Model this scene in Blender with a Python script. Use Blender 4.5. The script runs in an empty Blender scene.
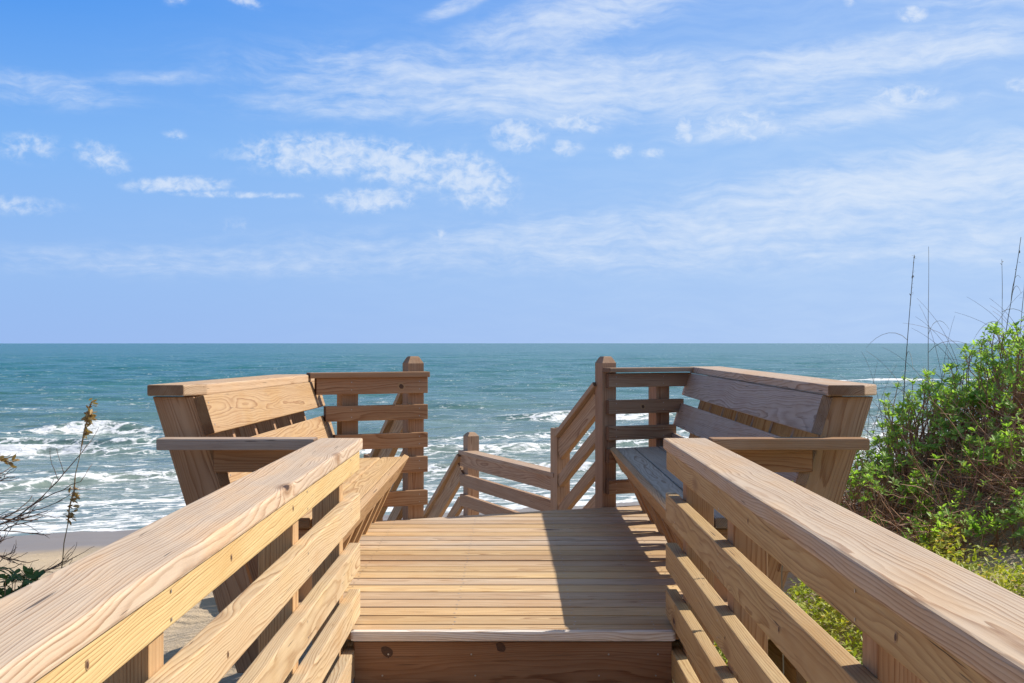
import bpy, bmesh, math, random
import numpy as np
from mathutils import Vector, Matrix
R = math.radians
scene = bpy.context.scene
C = scene.collection
H = 6.0                       # eye height above the sea

# ------------------------------------------------------------ camera
cam = bpy.data.cameras.new('camera'); co = bpy.data.objects.new('camera', cam); C.objects.link(co)
cam.sensor_width = 36; cam.lens = 36*1300/1024
cam.clip_start = 0.05; cam.clip_end = 60000
co.location = (0, 0, H); co.rotation_euler = (R(90), 0, 0.0)
cam.shift_x = -1.0/1024
scene.camera = co
# ------------------------------------------------------------ sun and sky
SUN = Vector((0.90, 0.40, 0.80)).normalized()
EL = math.asin(SUN.z); AZ = math.atan2(SUN.x, SUN.y)
sl = bpy.data.lights.new('sun', 'SUN'); so = bpy.data.objects.new('sun', sl); C.objects.link(so)
sl.energy = 4.6; sl.angle = R(0.53); sl.color = (1.0, 0.93, 0.83)
so.rotation_euler = SUN.to_track_quat('Z', 'Y').to_euler(); so.location = (20, 10, 30)
scene.view_settings.view_transform = 'Standard'; scene.view_settings.look = 'None'
scene.view_settings.exposure = 0.42; scene.view_settings.gamma = 1
scene.view_settings.use_curve_mapping = False

class NT:
    def __init__(s, tree): s.t = tree; s.n = tree.nodes; s.l = tree.links
    def node(s, typ, **kw):
        n = s.n.new(typ)
        for k, v in kw.items(): setattr(n, k, v)
        return n
    def put(s, sock, v):
        if isinstance(v, bpy.types.NodeSocket): s.l.new(v, sock)
        elif v is not None: sock.default_value = v
    def m(s, op, a, b=None, c=None, clamp=False):
        n = s.n.new('ShaderNodeMath'); n.operation = op; n.use_clamp = clamp
        for i, v in enumerate((a, b, c)):
            if v is not None: s.put(n.inputs[i], v)
        return n.outputs[0]
    def vm(s, op, a, b=None, out=0):
        n = s.n.new('ShaderNodeVectorMath'); n.operation = op
        s.put(n.inputs[0], a)
        if b is not None: s.put(n.inputs[1], b)
        return n.outputs[out]
    def xyz(s, x, y, z):
        n = s.n.new('ShaderNodeCombineXYZ')
        for i, v in enumerate((x, y, z)): s.put(n.inputs[i], v)
        return n.outputs[0]
    def sep(s, v):
        n = s.n.new('ShaderNodeSeparateXYZ'); s.put(n.inputs[0], v); return n.outputs
    def noise(s, vec, scale=1, detail=3, rough=0.5, dist=0):
        n = s.n.new('ShaderNodeTexNoise'); s.put(n.inputs['Vector'], vec)
        n.inputs['Scale'].default_value = scale; n.inputs['Detail'].default_value = detail
        n.inputs['Roughness'].default_value = rough; n.inputs['Distortion'].default_value = dist
        return n.outputs[0]
    def mr(s, v, a, b, c=0, d=1, smooth=True):
        n = s.n.new('ShaderNodeMapRange'); n.interpolation_type = 'SMOOTHSTEP' if smooth else 'LINEAR'
        s.put(n.inputs[0], v)
        for i, q in zip((1, 2, 3, 4), (a, b, c, d)): s.put(n.inputs[i], q)
        return n.outputs[0]
    def mix(s, f, a, b, blend='MIX'):
        n = s.n.new('ShaderNodeMix'); n.data_type = 'RGBA'; n.blend_type = blend
        s.put(n.inputs[0], f)
        for i, v in ((6, a), (7, b)):
            if isinstance(v, tuple) and len(v) == 3: v = v+(1,)
            s.put(n.inputs[i], v)
        return n.outputs[2]
    def ramp(s, f, stops):
        n = s.n.new('ShaderNodeValToRGB'); s.put(n.inputs[0], f); e = n.color_ramp.elements
        while len(e) < len(stops): e.new(0.5)
        for q, (p, c) in zip(e, stops): q.position = p; q.color = tuple(c)+(1,) if len(c) == 3 else c
        return n.outputs[0]
    def bump(s, h, strength, dist, normal=None):
        n = s.n.new('ShaderNodeBump'); n.inputs['Strength'].default_value = strength
        n.inputs['Distance'].default_value = dist; s.put(n.inputs['Height'], h)
        if normal is not None: s.put(n.inputs['Normal'], normal)
        return n.outputs[0]

w = bpy.data.worlds.new('World'); scene.world = w; w.use_nodes = True
for n in list(w.node_tree.nodes): w.node_tree.nodes.remove(n)
N = NT(w.node_tree)
sky = N.node('ShaderNodeTexSky', sky_type='NISHITA'); sky.sun_disc = False
sky.sun_elevation = EL; sky.sun_rotation = AZ; sky.altitude = 0; sky.air_density = 1.0; sky.dust_density = 0.35; sky.ozone_density = 2.0
g = N.node('ShaderNodeNewGeometry')
D = N.vm('SCALE', g.outputs['Incoming']); D.node.inputs['Scale'].default_value = -1
tc = N.node('ShaderNodeTexCoord'); D = tc.outputs['Generated']
dx, dy, dz = N.sep(D)
az = N.m('ARCTAN2', dx, dy); el = N.m('ARCSINE', dz)
AE = N.xyz(az, el, 0)
# streaky and puffy cloud noises, in sky angles
wn = N.node('ShaderNodeTexNoise'); wn.inputs['Scale'].default_value = 14; wn.inputs['Detail'].default_value = 3; N.put(wn.inputs['Vector'], AE)
warp = N.vm('SCALE', N.vm('SUBTRACT', wn.outputs['Color'], (.5, .5, .5))); warp.node.inputs['Scale'].default_value = .03
AEw = N.vm('ADD', AE, warp)
stre = N.noise(N.vm('MULTIPLY', AEw, (16, 90, 1)), 1, 8, .62)
stre2 = N.noise(N.vm('MULTIPLY', AEw, (60, 170, 1)), 1, 6, .6)
puff = N.noise(N.vm('MULTIPLY', AE, (95, 125, 1)), 1, 6, .6, .35)
def blobs(lst):
    tot = None
    for (px, py, sx, sy, rot, wt) in lst:
        cx, cy = (px-513)/1300, (343-py)/1300; c, s_ = math.cos(R(rot)), math.sin(R(rot))
        a = N.m('SUBTRACT', az, cx); b = N.m('SUBTRACT', el, cy)
        u = N.m('ADD', N.m('MULTIPLY', a, c*1300/sx), N.m('MULTIPLY', b, s_*1300/sx))
        v = N.m('ADD', N.m('MULTIPLY', a, -s_*1300/sy), N.m('MULTIPLY', b, c*1300/sy))
        q = N.m('ADD', N.m('MULTIPLY', u, u), N.m('MULTIPLY', v, v))
        e = N.m('MULTIPLY', N.m('POWER', 2.718, N.m('MULTIPLY', q, -1)), wt)
        tot = e if tot is None else N.m('MAXIMUM', tot, e)
    return tot
S1 = blobs([(560, 92, 270, 34, -2, .95), (860, 72, 190, 18, 4, 1.0), (420, 110, 190, 18, 0, .6), (590, 22, 130, 26, 14, .85), (890, 195, 230, 32, 7, 1.0),
            (720, 232, 330, 26, 3, .7), (60, 108, 90, 17, -3, .50), (170, 92, 90, 9, 4, .35), (640, 252, 420, 26, 0, .5),
            (820, 128, 140, 12, 6, .8), (240, 266, 330, 18, 0, .42), (950, 245, 220, 30, 0, .5), (470, 8, 60, 9, 25, .6), (985, 15, 120, 40, 0, .45)])
S2 = blobs([(330, 160, 88, 20.2, 0, .95), (400, 168, 66, 21.6, -8, .95), (470, 182, 46, 27.0, -18, .95), (372, 203, 46, 12.2, 3, .95), (185, 192, 49, 8.1, 2, .9), (240, 200, 88, 4.1, 0, .6),
            (518, 138, 28, 17.6, 0, .9), (575, 125, 37, 12.2, -8, .8), (566, 150, 17, 9.5, 0, .8), (620, 154, 13, 8.1, 0, .8), (652, 156, 13, 6.8, 0, .75), (683, 136, 11, 16.2, 0, .8), (740, 133, 49, 16.2, 0, .8),
            (890, 110, 44, 13.5, 0, .7), (843, 15, 7, 9.5, 0, .9), (901, 36, 15, 8.1, -10, .9), (1010, 108, 26, 8.1, -6, .9), (50, 162, 33, 16.2, 0, .55), (115, 168, 30, 13.5, -20, .7),
            (35, 216, 55, 10.8, 0, .55), (183, 145, 15, 6.8, 0, .5), (245, 14, 26, 8.1, -18, .6), (182, 18, 15, 8.1, 0, .5), (15, 78, 13, 5.4, -30, .4), (445, 238, 13, 10.8, 0, .55), (240, 230, 22, 10.8, 0, .35)])
c1 = N.mr(N.m('ADD', N.m('ADD', N.m('MULTIPLY', stre, .85), N.m('MULTIPLY', stre2, .55)), N.m('MULTIPLY', S1, .50)), .62, 1.42)
c1 = N.m('MULTIPLY', c1, N.mr(S1, .02, .4))
c2 = N.mr(N.m('ADD', N.m('MULTIPLY', puff, 2.0), N.m('MULTIPLY', S2, .75)), 1.0, 1.95)
c2 = N.m('MULTIPLY', c2, N.mr(S2, .1, .5))
cl = N.m('MAXIMUM', N.m('MULTIPLY', c1, .74), N.m('MULTIPLY', c2, .72), clamp=True)
cl = N.m('MULTIPLY', cl, N.mr(el, 0.0, 0.06))
# thin high veil, stronger to the right
veil = N.m('MULTIPLY', N.mr(az, -.42, .50), .55)
veil = N.m('MULTIPLY', veil, N.mr(stre, .2, .9, .75, 1.2))
GR = N.ramp(N.m('MULTIPLY', el, 2.5), [(0, (.335, .51, .88)), (.12, (.32, .525, .90)), (.36, (.225, .475, .92)), (.62, (.095, .335, .88)), (1, (.06, .25, .76))])
GR = N.vm('SCALE', GR); GR.node.inputs['Scale'].default_value = 11.3
SKYC = N.mix(N.mr(el, .75, .25), sky.outputs[0], GR)
SKYC = N.mix(veil, SKYC, (6.9, 8.7, 11.2))
SKYC = N.mix(cl, SKYC, (9.0, 9.9, 11.2))
bg = N.node('ShaderNodeBackground'); bg.inputs[1].default_value = 0.065
N.put(bg.inputs[0], SKYC)
wo = N.node('ShaderNodeOutputWorld'); N.l.new(bg.outputs[0], wo.inputs[0])

# ------------------------------------------------------------ helpers
rng = random.Random(7); nr = np.random.default_rng(11)
def tag(o, label=None, cat=None, group=None, kind=None):
    if label: o['label'] = label
    if cat: o['category'] = cat
    if group: o['group'] = group
    if kind: o['kind'] = kind
    return o
def empty(name, loc, label, cat, group=None):
    o = bpy.data.objects.new(name, None); C.objects.link(o); o.location = (loc[0], loc[1], loc[2]+H)
    o.empty_display_size = .2
    return tag(o, label, cat, group)
def newmat(name):
    m = bpy.data.materials.new(name); m.use_nodes = True
    for n in list(m.node_tree.nodes): m.node_tree.nodes.remove(n)
    T = NT(m.node_tree); p = T.node('ShaderNodeBsdfPrincipled'); o = T.node('ShaderNodeOutputMaterial')
    T.l.new(p.outputs[0], o.inputs[0]); return m, T, p

# ------------------------------------------------------------ wood
def wood_mat():
    m, T, p = newmat('pine_boards')
    a = T.node('ShaderNodeAttribute', attribute_name='bc'); t = T.node('ShaderNodeAttribute', attribute_name='tint')
    wv = T.node('ShaderNodeAttribute', attribute_name='weather').outputs['Fac']
    B = a.outputs['Vector']; x, y, z = T.sep(B)
    low = T.node('ShaderNodeTexNoise'); low.inputs['Scale'].default_value = 1; low.inputs['Detail'].default_value = 2.5
    T.put(low.inputs['Vector'], T.vm('MULTIPLY', B, (1.25, 8, 8)))
    l3 = T.sep(T.vm('SUBTRACT', low.outputs['Color'], (.5, .5, .5)))
    # knots
    vo = T.node('ShaderNodeTexVoronoi'); vo.inputs['Scale'].default_value = 1; vo.inputs['Randomness'].default_value = 1
    T.put(vo.inputs['Vector'], T.vm('MULTIPLY', B, (1.5, 4.2, 4.2)))
    kd = vo.outputs['Distance']
    kb = T.m('MULTIPLY', T.m('POWER', 2.718, T.m('MULTIPLY', T.m('MULTIPLY', kd, kd), -60)), .022)
    yy = T.m('ADD', y, T.m('MULTIPLY', l3[0], .050)); zz = T.m('ADD', z, T.m('MULTIPLY', l3[1], .055))
    r = T.m('ADD', T.m('SQRT', T.m('ADD', T.m('MULTIPLY', yy, yy), T.m('MULTIPLY', zz, zz))), kb)
    jit = T.noise(T.vm('MULTIPLY', B, (3.5, 40, 40)), 1, 3, .6)
    ph = T.m('ADD', T.m('MULTIPLY', r, 1/.0058), T.m('MULTIPLY', jit, 1.0))
    fr = T.m('FRACT', ph)
    late = T.ramp(fr, [(0, (.05, .05, .05)), (.30, (.10, .10, .10)), (.62, (.45, .45, .45)), (.84, (1, 1, 1)), (.94, (.9, .9, .9)), (1.0, (.05, .05, .05))])
    ringv = T.noise(T.xyz(T.m('FLOOR', ph), 3.3, 0), 1.7, 1)
    late = T.m('MULTIPLY', late, T.mr(ringv, .3, .7, .5, 1.2))
    fib = T.noise(T.vm('MULTIPLY', B, (9, 420, 420)), 1, 3, .6)
    fib2 = T.noise(T.vm('MULTIPLY', B, (2.5, 70, 70)), 1, 4, .6)
    blot = T.noise(T.vm('MULTIPLY', B, (2.2, 6, 6)), 1, 4, .55)
    base = t.outputs['Color']
    dark = T.mix(1, base, (.40, .235, .13), 'MULTIPLY')
    col = T.mix(T.m('MULTIPLY', late, T.mr(wv, 0, 1, .80, .9)), base, dark)
    col = T.mix(T.mr(fib2, .35, .72, 0, .55), col, T.mix(1, base, (.72, .60, .50), 'MULTIPLY'))
    col = T.mix(T.mr(fib, .3, .8, 0, .42), col, T.mix(1, base, (1.22, 1.20, 1.18), 'MULTIPLY'))
    # weathered skin
    grey = T.mix(T.m('MULTIPLY', late, .75), (.56, .475, .38), (.25, .165, .11))
    wm = T.m('MULTIPLY', wv, T.mr(blot, .34, .66, .10, 1.35), clamp=True)
    col = T.mix(wm, col, grey)
    col = T.mix(T.mr(blot, .5, .74, 0, .5), col, T.mix(1, base, (.78, .62, .46), 'MULTIPLY'))
    eg = T.node('ShaderNodeAttribute', attribute_name='endgrain').outputs['Fac']
    col = T.mix(T.m('MULTIPLY', eg, T.mr(blot, .3, .7, .55, 1.0)), col, T.mix(1, col, (.38, .29, .23), 'MULTIPLY'))
    # knots and checks
    kmask = T.mr(kd, .028, .060, 1, 0); kr = T.mr(kd, .06, .14, .6, 0)
    ksel = T.mr(T.sep(vo.outputs['Color'])[0], .50, .52)
    col = T.mix(T.m('MULTIPLY', kr, ksel), col, (.24, .12, .055)); col = T.mix(T.m('MULTIPLY', kmask, ksel), col, (.06, .030, .018))
    ck = T.noise(T.vm('MULTIPLY', B, (3.2, 150, 150)), 1, 2, .5)
    cm = T.m('MULTIPLY', T.mr(ck, .70, .74), T.mr(blot, .42, .56))
    col = T.mix(T.m('MULTIPLY', cm, .85), col, (.05, .032, .022))
    T.put(p.inputs['Base Color'], col)
    T.put(p.inputs['Roughness'], T.mr(fib2, .2, .8, .62, .82)); p.inputs['Specular IOR Level'].default_value = .28
    h = T.m('ADD', T.m('MULTIPLY', late, .5), T.m('ADD', T.m('MULTIPLY', fib, .4), T.m('MULTIPLY', cm, -2.5)))
    h = T.m('SUBTRACT', h, T.m('MULTIPLY', T.m('MULTIPLY', kmask, ksel), 1.0))
    T.put(p.inputs['Normal'], T.bump(h, .55, .0012))
    return m
WOOD = wood_mat()
m, T, p = newmat('nail_steel'); p.inputs['Base Color'].default_value = (.45, .43, .40, 1); p.inputs['Metallic'].default_value = .8; p.inputs['Roughness'].default_value = .45
NAIL = m
m, T, p = newmat('knot_wood'); T.put(p.inputs['Base Color'], T.mix(T.noise(T.node('ShaderNodeNewGeometry').outputs['Position'], 160, 3), (.02, .010, .006), (.15, .07, .033))); p.inputs['Roughness'].default_value = .7
KNOT = m
m, T, p = newmat('knot_ring'); T.put(p.inputs['Base Color'], T.mix(T.noise(T.node('ShaderNodeNewGeometry').outputs['Position'], 120, 3), (.30, .17, .08), (.40, .25, .125))); p.inputs['Roughness'].default_value = .7
KNOTR = m
# linear base colours of the timber
YEL = (.62, .43, .21); TAN = (.53, .345, .17); BRN = (.40, .235, .12); PALE = (.68, .55, .40); DECK = (.66, .475, .265)
def vary(c, a=.10):
    k = 1+rng.uniform(-a, a); s = rng.uniform(-a*.35, a*.35)
    return (c[0]*k, c[1]*k*(1-s*.3), c[2]*k*(1-s))

class MB:
    def __init__(s): s.v = []; s.f = []; s.bc = []; s.t = []; s.w = []; s.mi = []; s.e = {}
    def prism(s, poly, thick, M, tint=TAN, weather=0., bev=.004, skew=0.):
        """poly in the local XY plane (X = grain by default), extruded -thick..0 in Z, placed by matrix M"""
        bm = bmesh.new()
        top = [bm.verts.new((a, b, 0)) for a, b in poly]; bot = [bm.verts.new((a, b, -thick)) for a, b in poly]
        bm.faces.new(top); bm.faces.new(bot[::-1]); n = len(poly)
        for i in range(n): bm.faces.new((top[i], bot[i], bot[(i+1) % n], top[(i+1) % n]))
        bmesh.ops.recalc_face_normals(bm, faces=bm.faces)
        if bev: bmesh.ops.bevel(bm, geom=list(bm.edges), offset=bev, segments=2, affect='EDGES', profile=.6)
        xs = [a for a, b in poly]; ys = [b for a, b in poly]
        cy = (min(ys)+max(ys))/2 if not skew else (poly[0][1]+poly[1][1])/2
        off = Vector((rng.uniform(0, 40), rng.uniform(-.045, .045)-cy, rng.choice((1, -1))*rng.uniform(.050, .125)+thick/2))
        flip = rng.uniform(-.03, .03)
        base = len(s.v); tint = vary(tint); bm.verts.ensure_lookup_table()
        for v in bm.verts:
            c = Vector((v.co.x, v.co.y-skew*(v.co.x-poly[0][0]), v.co.z))
            if bev and (v.co.x < min(xs)+.3*bev or v.co.x > max(xs)-.3*bev): s.e[len(s.v)] = 1.
            s.v.append(M @ v.co); s.bc.append((c.x+off.x, c.y+off.y+flip*c.x, c.z+off.z)); s.t.append(tint); s.w.append(weather)
        for f in bm.faces: s.f.append([base+v.index for v in f.verts]); s.mi.append(0)
        bm.free()
    def board(s, p0, p1, W, T, wdir, tint=TAN, weather=0., bev=.004):
        """p0,p1 = centre line of the board's OUTER/top face; W along wdir; thickness away (-normal)"""
        p0 = Vector(p0); p1 = Vector(p1); X = (p1-p0); L = X.length; X.normalize()
        Y = Vector(wdir); Y = (Y-X*Y.dot(X)).normalized(); Z = X.cross(Y)
        M = Matrix.Translation(p0) @ Matrix((X, Y, Z)).transposed().to_4x4()
        s.prism([(0, -W/2), (L, -W/2), (L, W/2), (0, W/2)], T, M, tint, weather, bev)
    def nail(s, p, n, r=.004):
        p = Vector(p); n = Vector(n).normalized(); a = n.orthogonal().normalized(); b = n.cross(a); base = len(s.v)
        for k in range(8):
            t = k*math.tau/8; s.v.append(p+(a*math.cos(t)+b*math.sin(t))*r+n*.0015); s.bc.append((0, 0, 0)); s.t.append((0, 0, 0)); s.w.append(0)
        s.f.append(list(range(base, base+8))); s.mi.append(1)
    def knot(s, p, n, r=.014, dark=False):
        p = Vector(p); n = Vector(n).normalized(); a = n.orthogonal().normalized(); b = n.cross(a)
        for (k0, off, mi) in (((.9, .0010, 2),) if dark else ((1.5, .0006, 3), (.85, .0010, 2))):
            base = len(s.v)
            for k in range(14):
                t = k*math.tau/14; q = r*k0*(1+rng.uniform(-.13, .13)); s.v.append(p+(a*math.cos(t)*q*.8+b*math.sin(t)*q)+n*off); s.bc.append((0, 0, 0)); s.t.append((0, 0, 0)); s.w.append(0)
            s.f.append(list(range(base, base+14))); s.mi.append(mi)
    def build(s, name, parent=None, mats=None):
        me = bpy.data.meshes.new(name)
        o = bpy.data.objects.new(name, me); C.objects.link(o)
        org = parent_world(parent) if parent else Vector((0, 0, 0))
        me.from_pydata([tuple(Vector((v[0], v[1], v[2]+H))-org) for v in s.v], [], s.f)
        a = me.attributes.new('bc', 'FLOAT_VECTOR', 'POINT'); a.data.foreach_set('vector', np.array(s.bc, dtype=np.float32).ravel())
        a = me.attributes.new('tint', 'FLOAT_COLOR', 'POINT'); a.data.foreach_set('color', np.array([(*t, 1) for t in s.t], dtype=np.float32).ravel())
        a = me.attributes.new('weather', 'FLOAT', 'POINT'); a.data.foreach_set('value', np.array(s.w, dtype=np.float32))
        a = me.attributes.new('endgrain', 'FLOAT', 'POINT'); a.data.foreach_set('value', np.array([s.e.get(i, 0.) for i in range(len(s.v))], dtype=np.float32))
        for q in (WOOD, NAIL, KNOT, KNOTR): me.materials.append(q)
        me.polygons.foreach_set('material_index', s.mi)
        if parent: o.parent = parent
        return o
def parent_world(p):
    v = Vector((0, 0, 0))
    while p: v += p.location; p = p.parent
    return v
def mesh_obj(name, V, F, mats, parent=None, mi=None, attrs=None, smooth=False):
    """V numpy (n,3) in camera-relative height, F int array (m,k) or list"""
    me = bpy.data.meshes.new(name); V = np.array(V, dtype=np.float64); V[:, 2] += H
    if parent: V -= np.array(parent_world(parent))
    if isinstance(F, np.ndarray):
        k = F.shape[1]; me.vertices.add(len(V)); me.vertices.foreach_set('co', V.astype(np.float32).ravel())
        me.loops.add(F.size); me.loops.foreach_set('vertex_index', F.astype(np.int32).ravel())
        me.polygons.add(len(F)); me.polygons.foreach_set('loop_start', np.arange(0, F.size, k, dtype=np.int32))
        me.update(calc_edges=True)
    else: me.from_pydata([tuple(v) for v in V], [], F)
    for mt in mats: me.materials.append(mt)
    if mi is not None: me.polygons.foreach_set('material_index', np.array(mi, dtype=np.int32))
    if smooth: me.polygons.foreach_set('use_smooth', np.ones(len(me.polygons), dtype=bool))
    for nm, (ty, arr) in (attrs or {}).items():
        a = me.attributes.new(nm, ty, 'POINT')
        a.data.foreach_set('value' if ty == 'FLOAT' else 'color', np.array(arr, dtype=np.float32).ravel())
    me.update()
    o = bpy.data.objects.new(name, me); C.objects.link(o)
    if parent: o.parent = parent
    return o

# smooth value noise for heights and foam
def vnoise(x, y, seed=0):
    xi = np.floor(x).astype(np.int64); yi = np.floor(y).astype(np.int64); fx = x-xi; fy = y-yi
    fx = fx*fx*fx*(fx*(fx*6-15)+10); fy = fy*fy*fy*(fy*(fy*6-15)+10)
    def h(a, b):
        n = (a*374761393+b*668265263+seed*2147483647) & 0xffffffff
        n = ((n ^ (n >> 13))*1274126177) & 0xffffffff
        return ((n ^ (n >> 16)) & 0xffff)/65535.
    return (h(xi, yi)*(1-fx)+h(xi+1, yi)*fx)*(1-fy)+(h(xi, yi+1)*(1-fx)+h(xi+1, yi+1)*fx)*fy
def fbm(x, y, o=4, seed=0, g=.5):
    t = 0; a = 1; s = 0
    for k in range(o): t = t+a*vnoise(x*2**k, y*2**k, seed+k*17); s += a; a *= g
    return t/s

# ------------------------------------------------------------ ground: one sheet, dune, beach and sea bed
NS = (-.385, .923)                 # towards the sea
def sstep(a, b, x):
    t = np.clip((x-a)/(b-a), 0, 1); return t*t*(3-2*t)
def ground_z(x, y):
    x = np.asarray(x, float); y = np.asarray(y, float)
    wv = NS[0]*x+NS[1]*y; al = NS[1]*x-NS[0]*y
    wj = wv+(fbm(al*.25, wv*.1, 3, 5)-.5)*2.0
    beach = np.interp(wv, [-50, 12, 20, 32, 40, 44, 50, 70, 400], [-3.4, -3.4, -4.05, -5.25, -5.80, -6.08, -6.4, -7.3, -9])
    top = -1.32-.045*np.clip(y, 0, 14)
    # left side: sand slopes down, right side: foredune
    top = top-.10*np.clip(-x-.6, 0, 4)+.0*x
    right = np.clip(x-.75, 0, 6)
    top = top+.30*right*np.exp(-((y-5.5)/5.0)**2)
    d = .62*sstep(1.1, 3.2, x-.05*(y-7.8))*sstep(5.5, 8.3, y)*(1-sstep(9.0, 12.5, y))*(1-.35*sstep(4.0, 6.5, x))+(fbm(x*1.7, y*1.7, 3, 44)-.5)*.22*sstep(1.8, 2.6, x)*sstep(5.5, 7, y)
    top = top+d
    edge = 1-sstep(9.5, 14.5, wj)
    z = beach*(1-edge)+np.maximum(top, beach)*edge
    z = z+(fbm(x*1.1, y*1.1, 4, 2)-.5)*.16*(.4+edge)+(fbm(x*5, y*5, 3, 9)-.5)*.035
    return z-(x*x+y*y)/(2*6371000)-6*sstep(300, 3000, wv)
def axis(segs):
    out = []
    for a, b, st in segs: out.extend(np.arange(a, b, st))
    out.append(segs[-1][1]); return np.array(out)
gx = axis([(-9000, -1000, 2000), (-1000, -200, 100), (-200, -60, 10), (-60, -14, 1.0), (-14, -5, .25), (-5, 6, .07), (6, 14, .25), (14, 60, 1.5), (60, 200, 10), (200, 1000, 100), (1000, 9000, 2000)])
gy = axis([(-9000, -1000, 2000), (-1000, -100, 100), (-100, -10, 5), (-10, 0, .5), (0, 13, .07), (13, 30, .25), (30, 60, .4), (60, 100, 4), (100, 400, 30), (400, 2000, 400), (2000, 12000, 5000)])
X, Y = np.meshgrid(gx, gy); Z = ground_z(X, Y)
V = np.stack([X, Y, Z], -1).reshape(-1, 3); nx, ny = len(gx), len(gy)
I = np.arange(nx*ny).reshape(ny, nx); F = np.stack([I[:-1, :-1], I[:-1, 1:], I[1:, 1:], I[1:, :-1]], -1).reshape(-1, 4)
m, T, p = newmat('beach_sand')
g = T.node('ShaderNodeNewGeometry'); P = g.outputs['Position']; px_, py_, pz_ = T.sep(P)
n1 = T.noise(P, 1.3, 5, .6); n2 = T.noise(P, 45, 4, .7); n3 = T.noise(P, 400, 2, .5)
wetn = T.m('ADD', pz_, T.m('MULTIPLY', T.m('SUBTRACT', T.noise(P, .22, 3), .5), .18))
wet = T.mr(wetn, .30, .62, 1, 0)
dry = T.mix(n1, (.50, .37, .22), (.62, .48, .31)); dry = T.mix(T.mr(n2, .3, .7, 0, .35), dry, (.36, .27, .18)); dry = T.mix(T.mr(n3, .45, .7, 0, .3), dry, (.72, .62, .48))
T.put(p.inputs['Base Color'], T.mix(wet, dry, (.27, .215, .155))); T.put(p.inputs['Roughness'], T.mr(wet, 0, 1, .95, .42))
# wind ripples and footprints
rip = T.node('ShaderNodeTexWave', wave_type='BANDS', bands_direction='Y'); rip.inputs['Scale'].default_value = 2.6; rip.inputs['Distortion'].default_value = 5; rip.inputs['Detail'].default_value = 3; rip.inputs['Detail Scale'].default_value = 1.2
T.put(rip.inputs['Vector'], P)
hh = T.m('ADD', T.m('MULTIPLY', rip.outputs['Fac'], .5), T.m('ADD', T.m('MULTIPLY', n2, .45), T.m('MULTIPLY', n3, .08)))
T.put(p.inputs['Normal'], T.bump(T.m('MULTIPLY', hh, T.mr(wet, 0, 1, 1, .08)), .8, .05))
tag(mesh_obj('ground', V, F, [m], smooth=True), 'pale dune sand running down to a tan beach', 'ground', kind='structure')

# ------------------------------------------------------------ sea
rr = np.concatenate([np.linspace(30, 120, 420, endpoint=False), np.geomspace(120, 700, 300, endpoint=False), np.geomspace(700, 25000, 60)])
th = np.concatenate([np.linspace(R(-80), R(-27), 60, endpoint=False), np.linspace(R(-27), R(27), 760, endpoint=False), np.linspace(R(27), R(80), 60)])
RR, TH = np.meshgrid(rr, th, indexing='ij'); X = RR*np.sin(TH); Y = RR*np.cos(TH)
wv = NS[0]*X+NS[1]*Y; al = NS[1]*X-NS[0]*Y; off = wv-42.6
amp = np.clip(off/60, .0, 1)*np.clip(1.2-RR/3000, .2, 1)
z = np.zeros_like(X)
for lam, a, ang, ph in [(26, .20, 0, 1), (17, .15, .25, 2), (11, .10, -.3, 3), (7, .07, .5, .5), (4.6, .045, -.6, 4), (3.1, .03, .2, 5)]:
    k = math.tau/lam; dd = wv*math.cos(ang)+al*math.sin(ang)
    wgt = np.clip(lam/(RR*RR/1300/H*.9+.01)*1.2, 0, 1)
    z += a*np.sin(k*dd+ph+5*fbm(al/lam*.35, wv/lam*.35, 2, int(lam)))*wgt
z = z*amp*.9+(fbm(al*.5, wv*.8, 4, 3)-.5)*.25*np.clip(off/12, 0, 1)*np.clip(1-RR/250, 0, 1)
foam = np.zeros_like(X)
wob = (fbm(al*.05, wv*.02, 3, 21)-.5)*8
def breaker(w0, hgt, width, a0, a1, sd, trail=9, fk=.92):
    """crest at shore distance w0; steep white face towards the land, foam trailing seaward"""
    global z, foam
    q = off-(w0+wob+(fbm(al*.12, wv*0+sd, 3, sd)-.5)*3.0)
    on = sstep(a0-6, a0+4, al)*(1-sstep(a1-5, a1+7, al))
    on = on*sstep(.10, .32, fbm(al*.07+sd, wv*0+.5, 2, sd+3))
    prof = np.where(q < 0, np.exp(-(q/(width*.45))**2), np.exp(-(q/width)**2))
    z += hgt*prof*on
    f = on*np.where(q < 0, np.exp(-(q/(width*1.3))**4), np.exp(-(q/(width*.75))**2))
    foam = np.maximum(foam, f*fk)
    foam = np.maximum(foam, on*.42*np.exp(-(np.maximum(-q-width, 0)/trail))*(q < 0))
breaker(46, .90, 2.2, -120, 9, 31, 6, 1.1)
breaker(30, .55, 1.6, -80, 6, 41, 6, 1.0)
breaker(38, .30, 1.2, -80, 16, 45, 3, .25)
breaker(52, .42, 1.6, 41, 52, 54, 6)
breaker(24, .32, 1.3, 12, 70, 51, 5, .58)
breaker(14, .28, 1.1, -60, 60, 61, 4, .62)
breaker(33, .25, 1.2, 14, 80, 63, 6, .45)
breaker(117, .5, 3.0, 110, 300, 91, 9)
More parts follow.
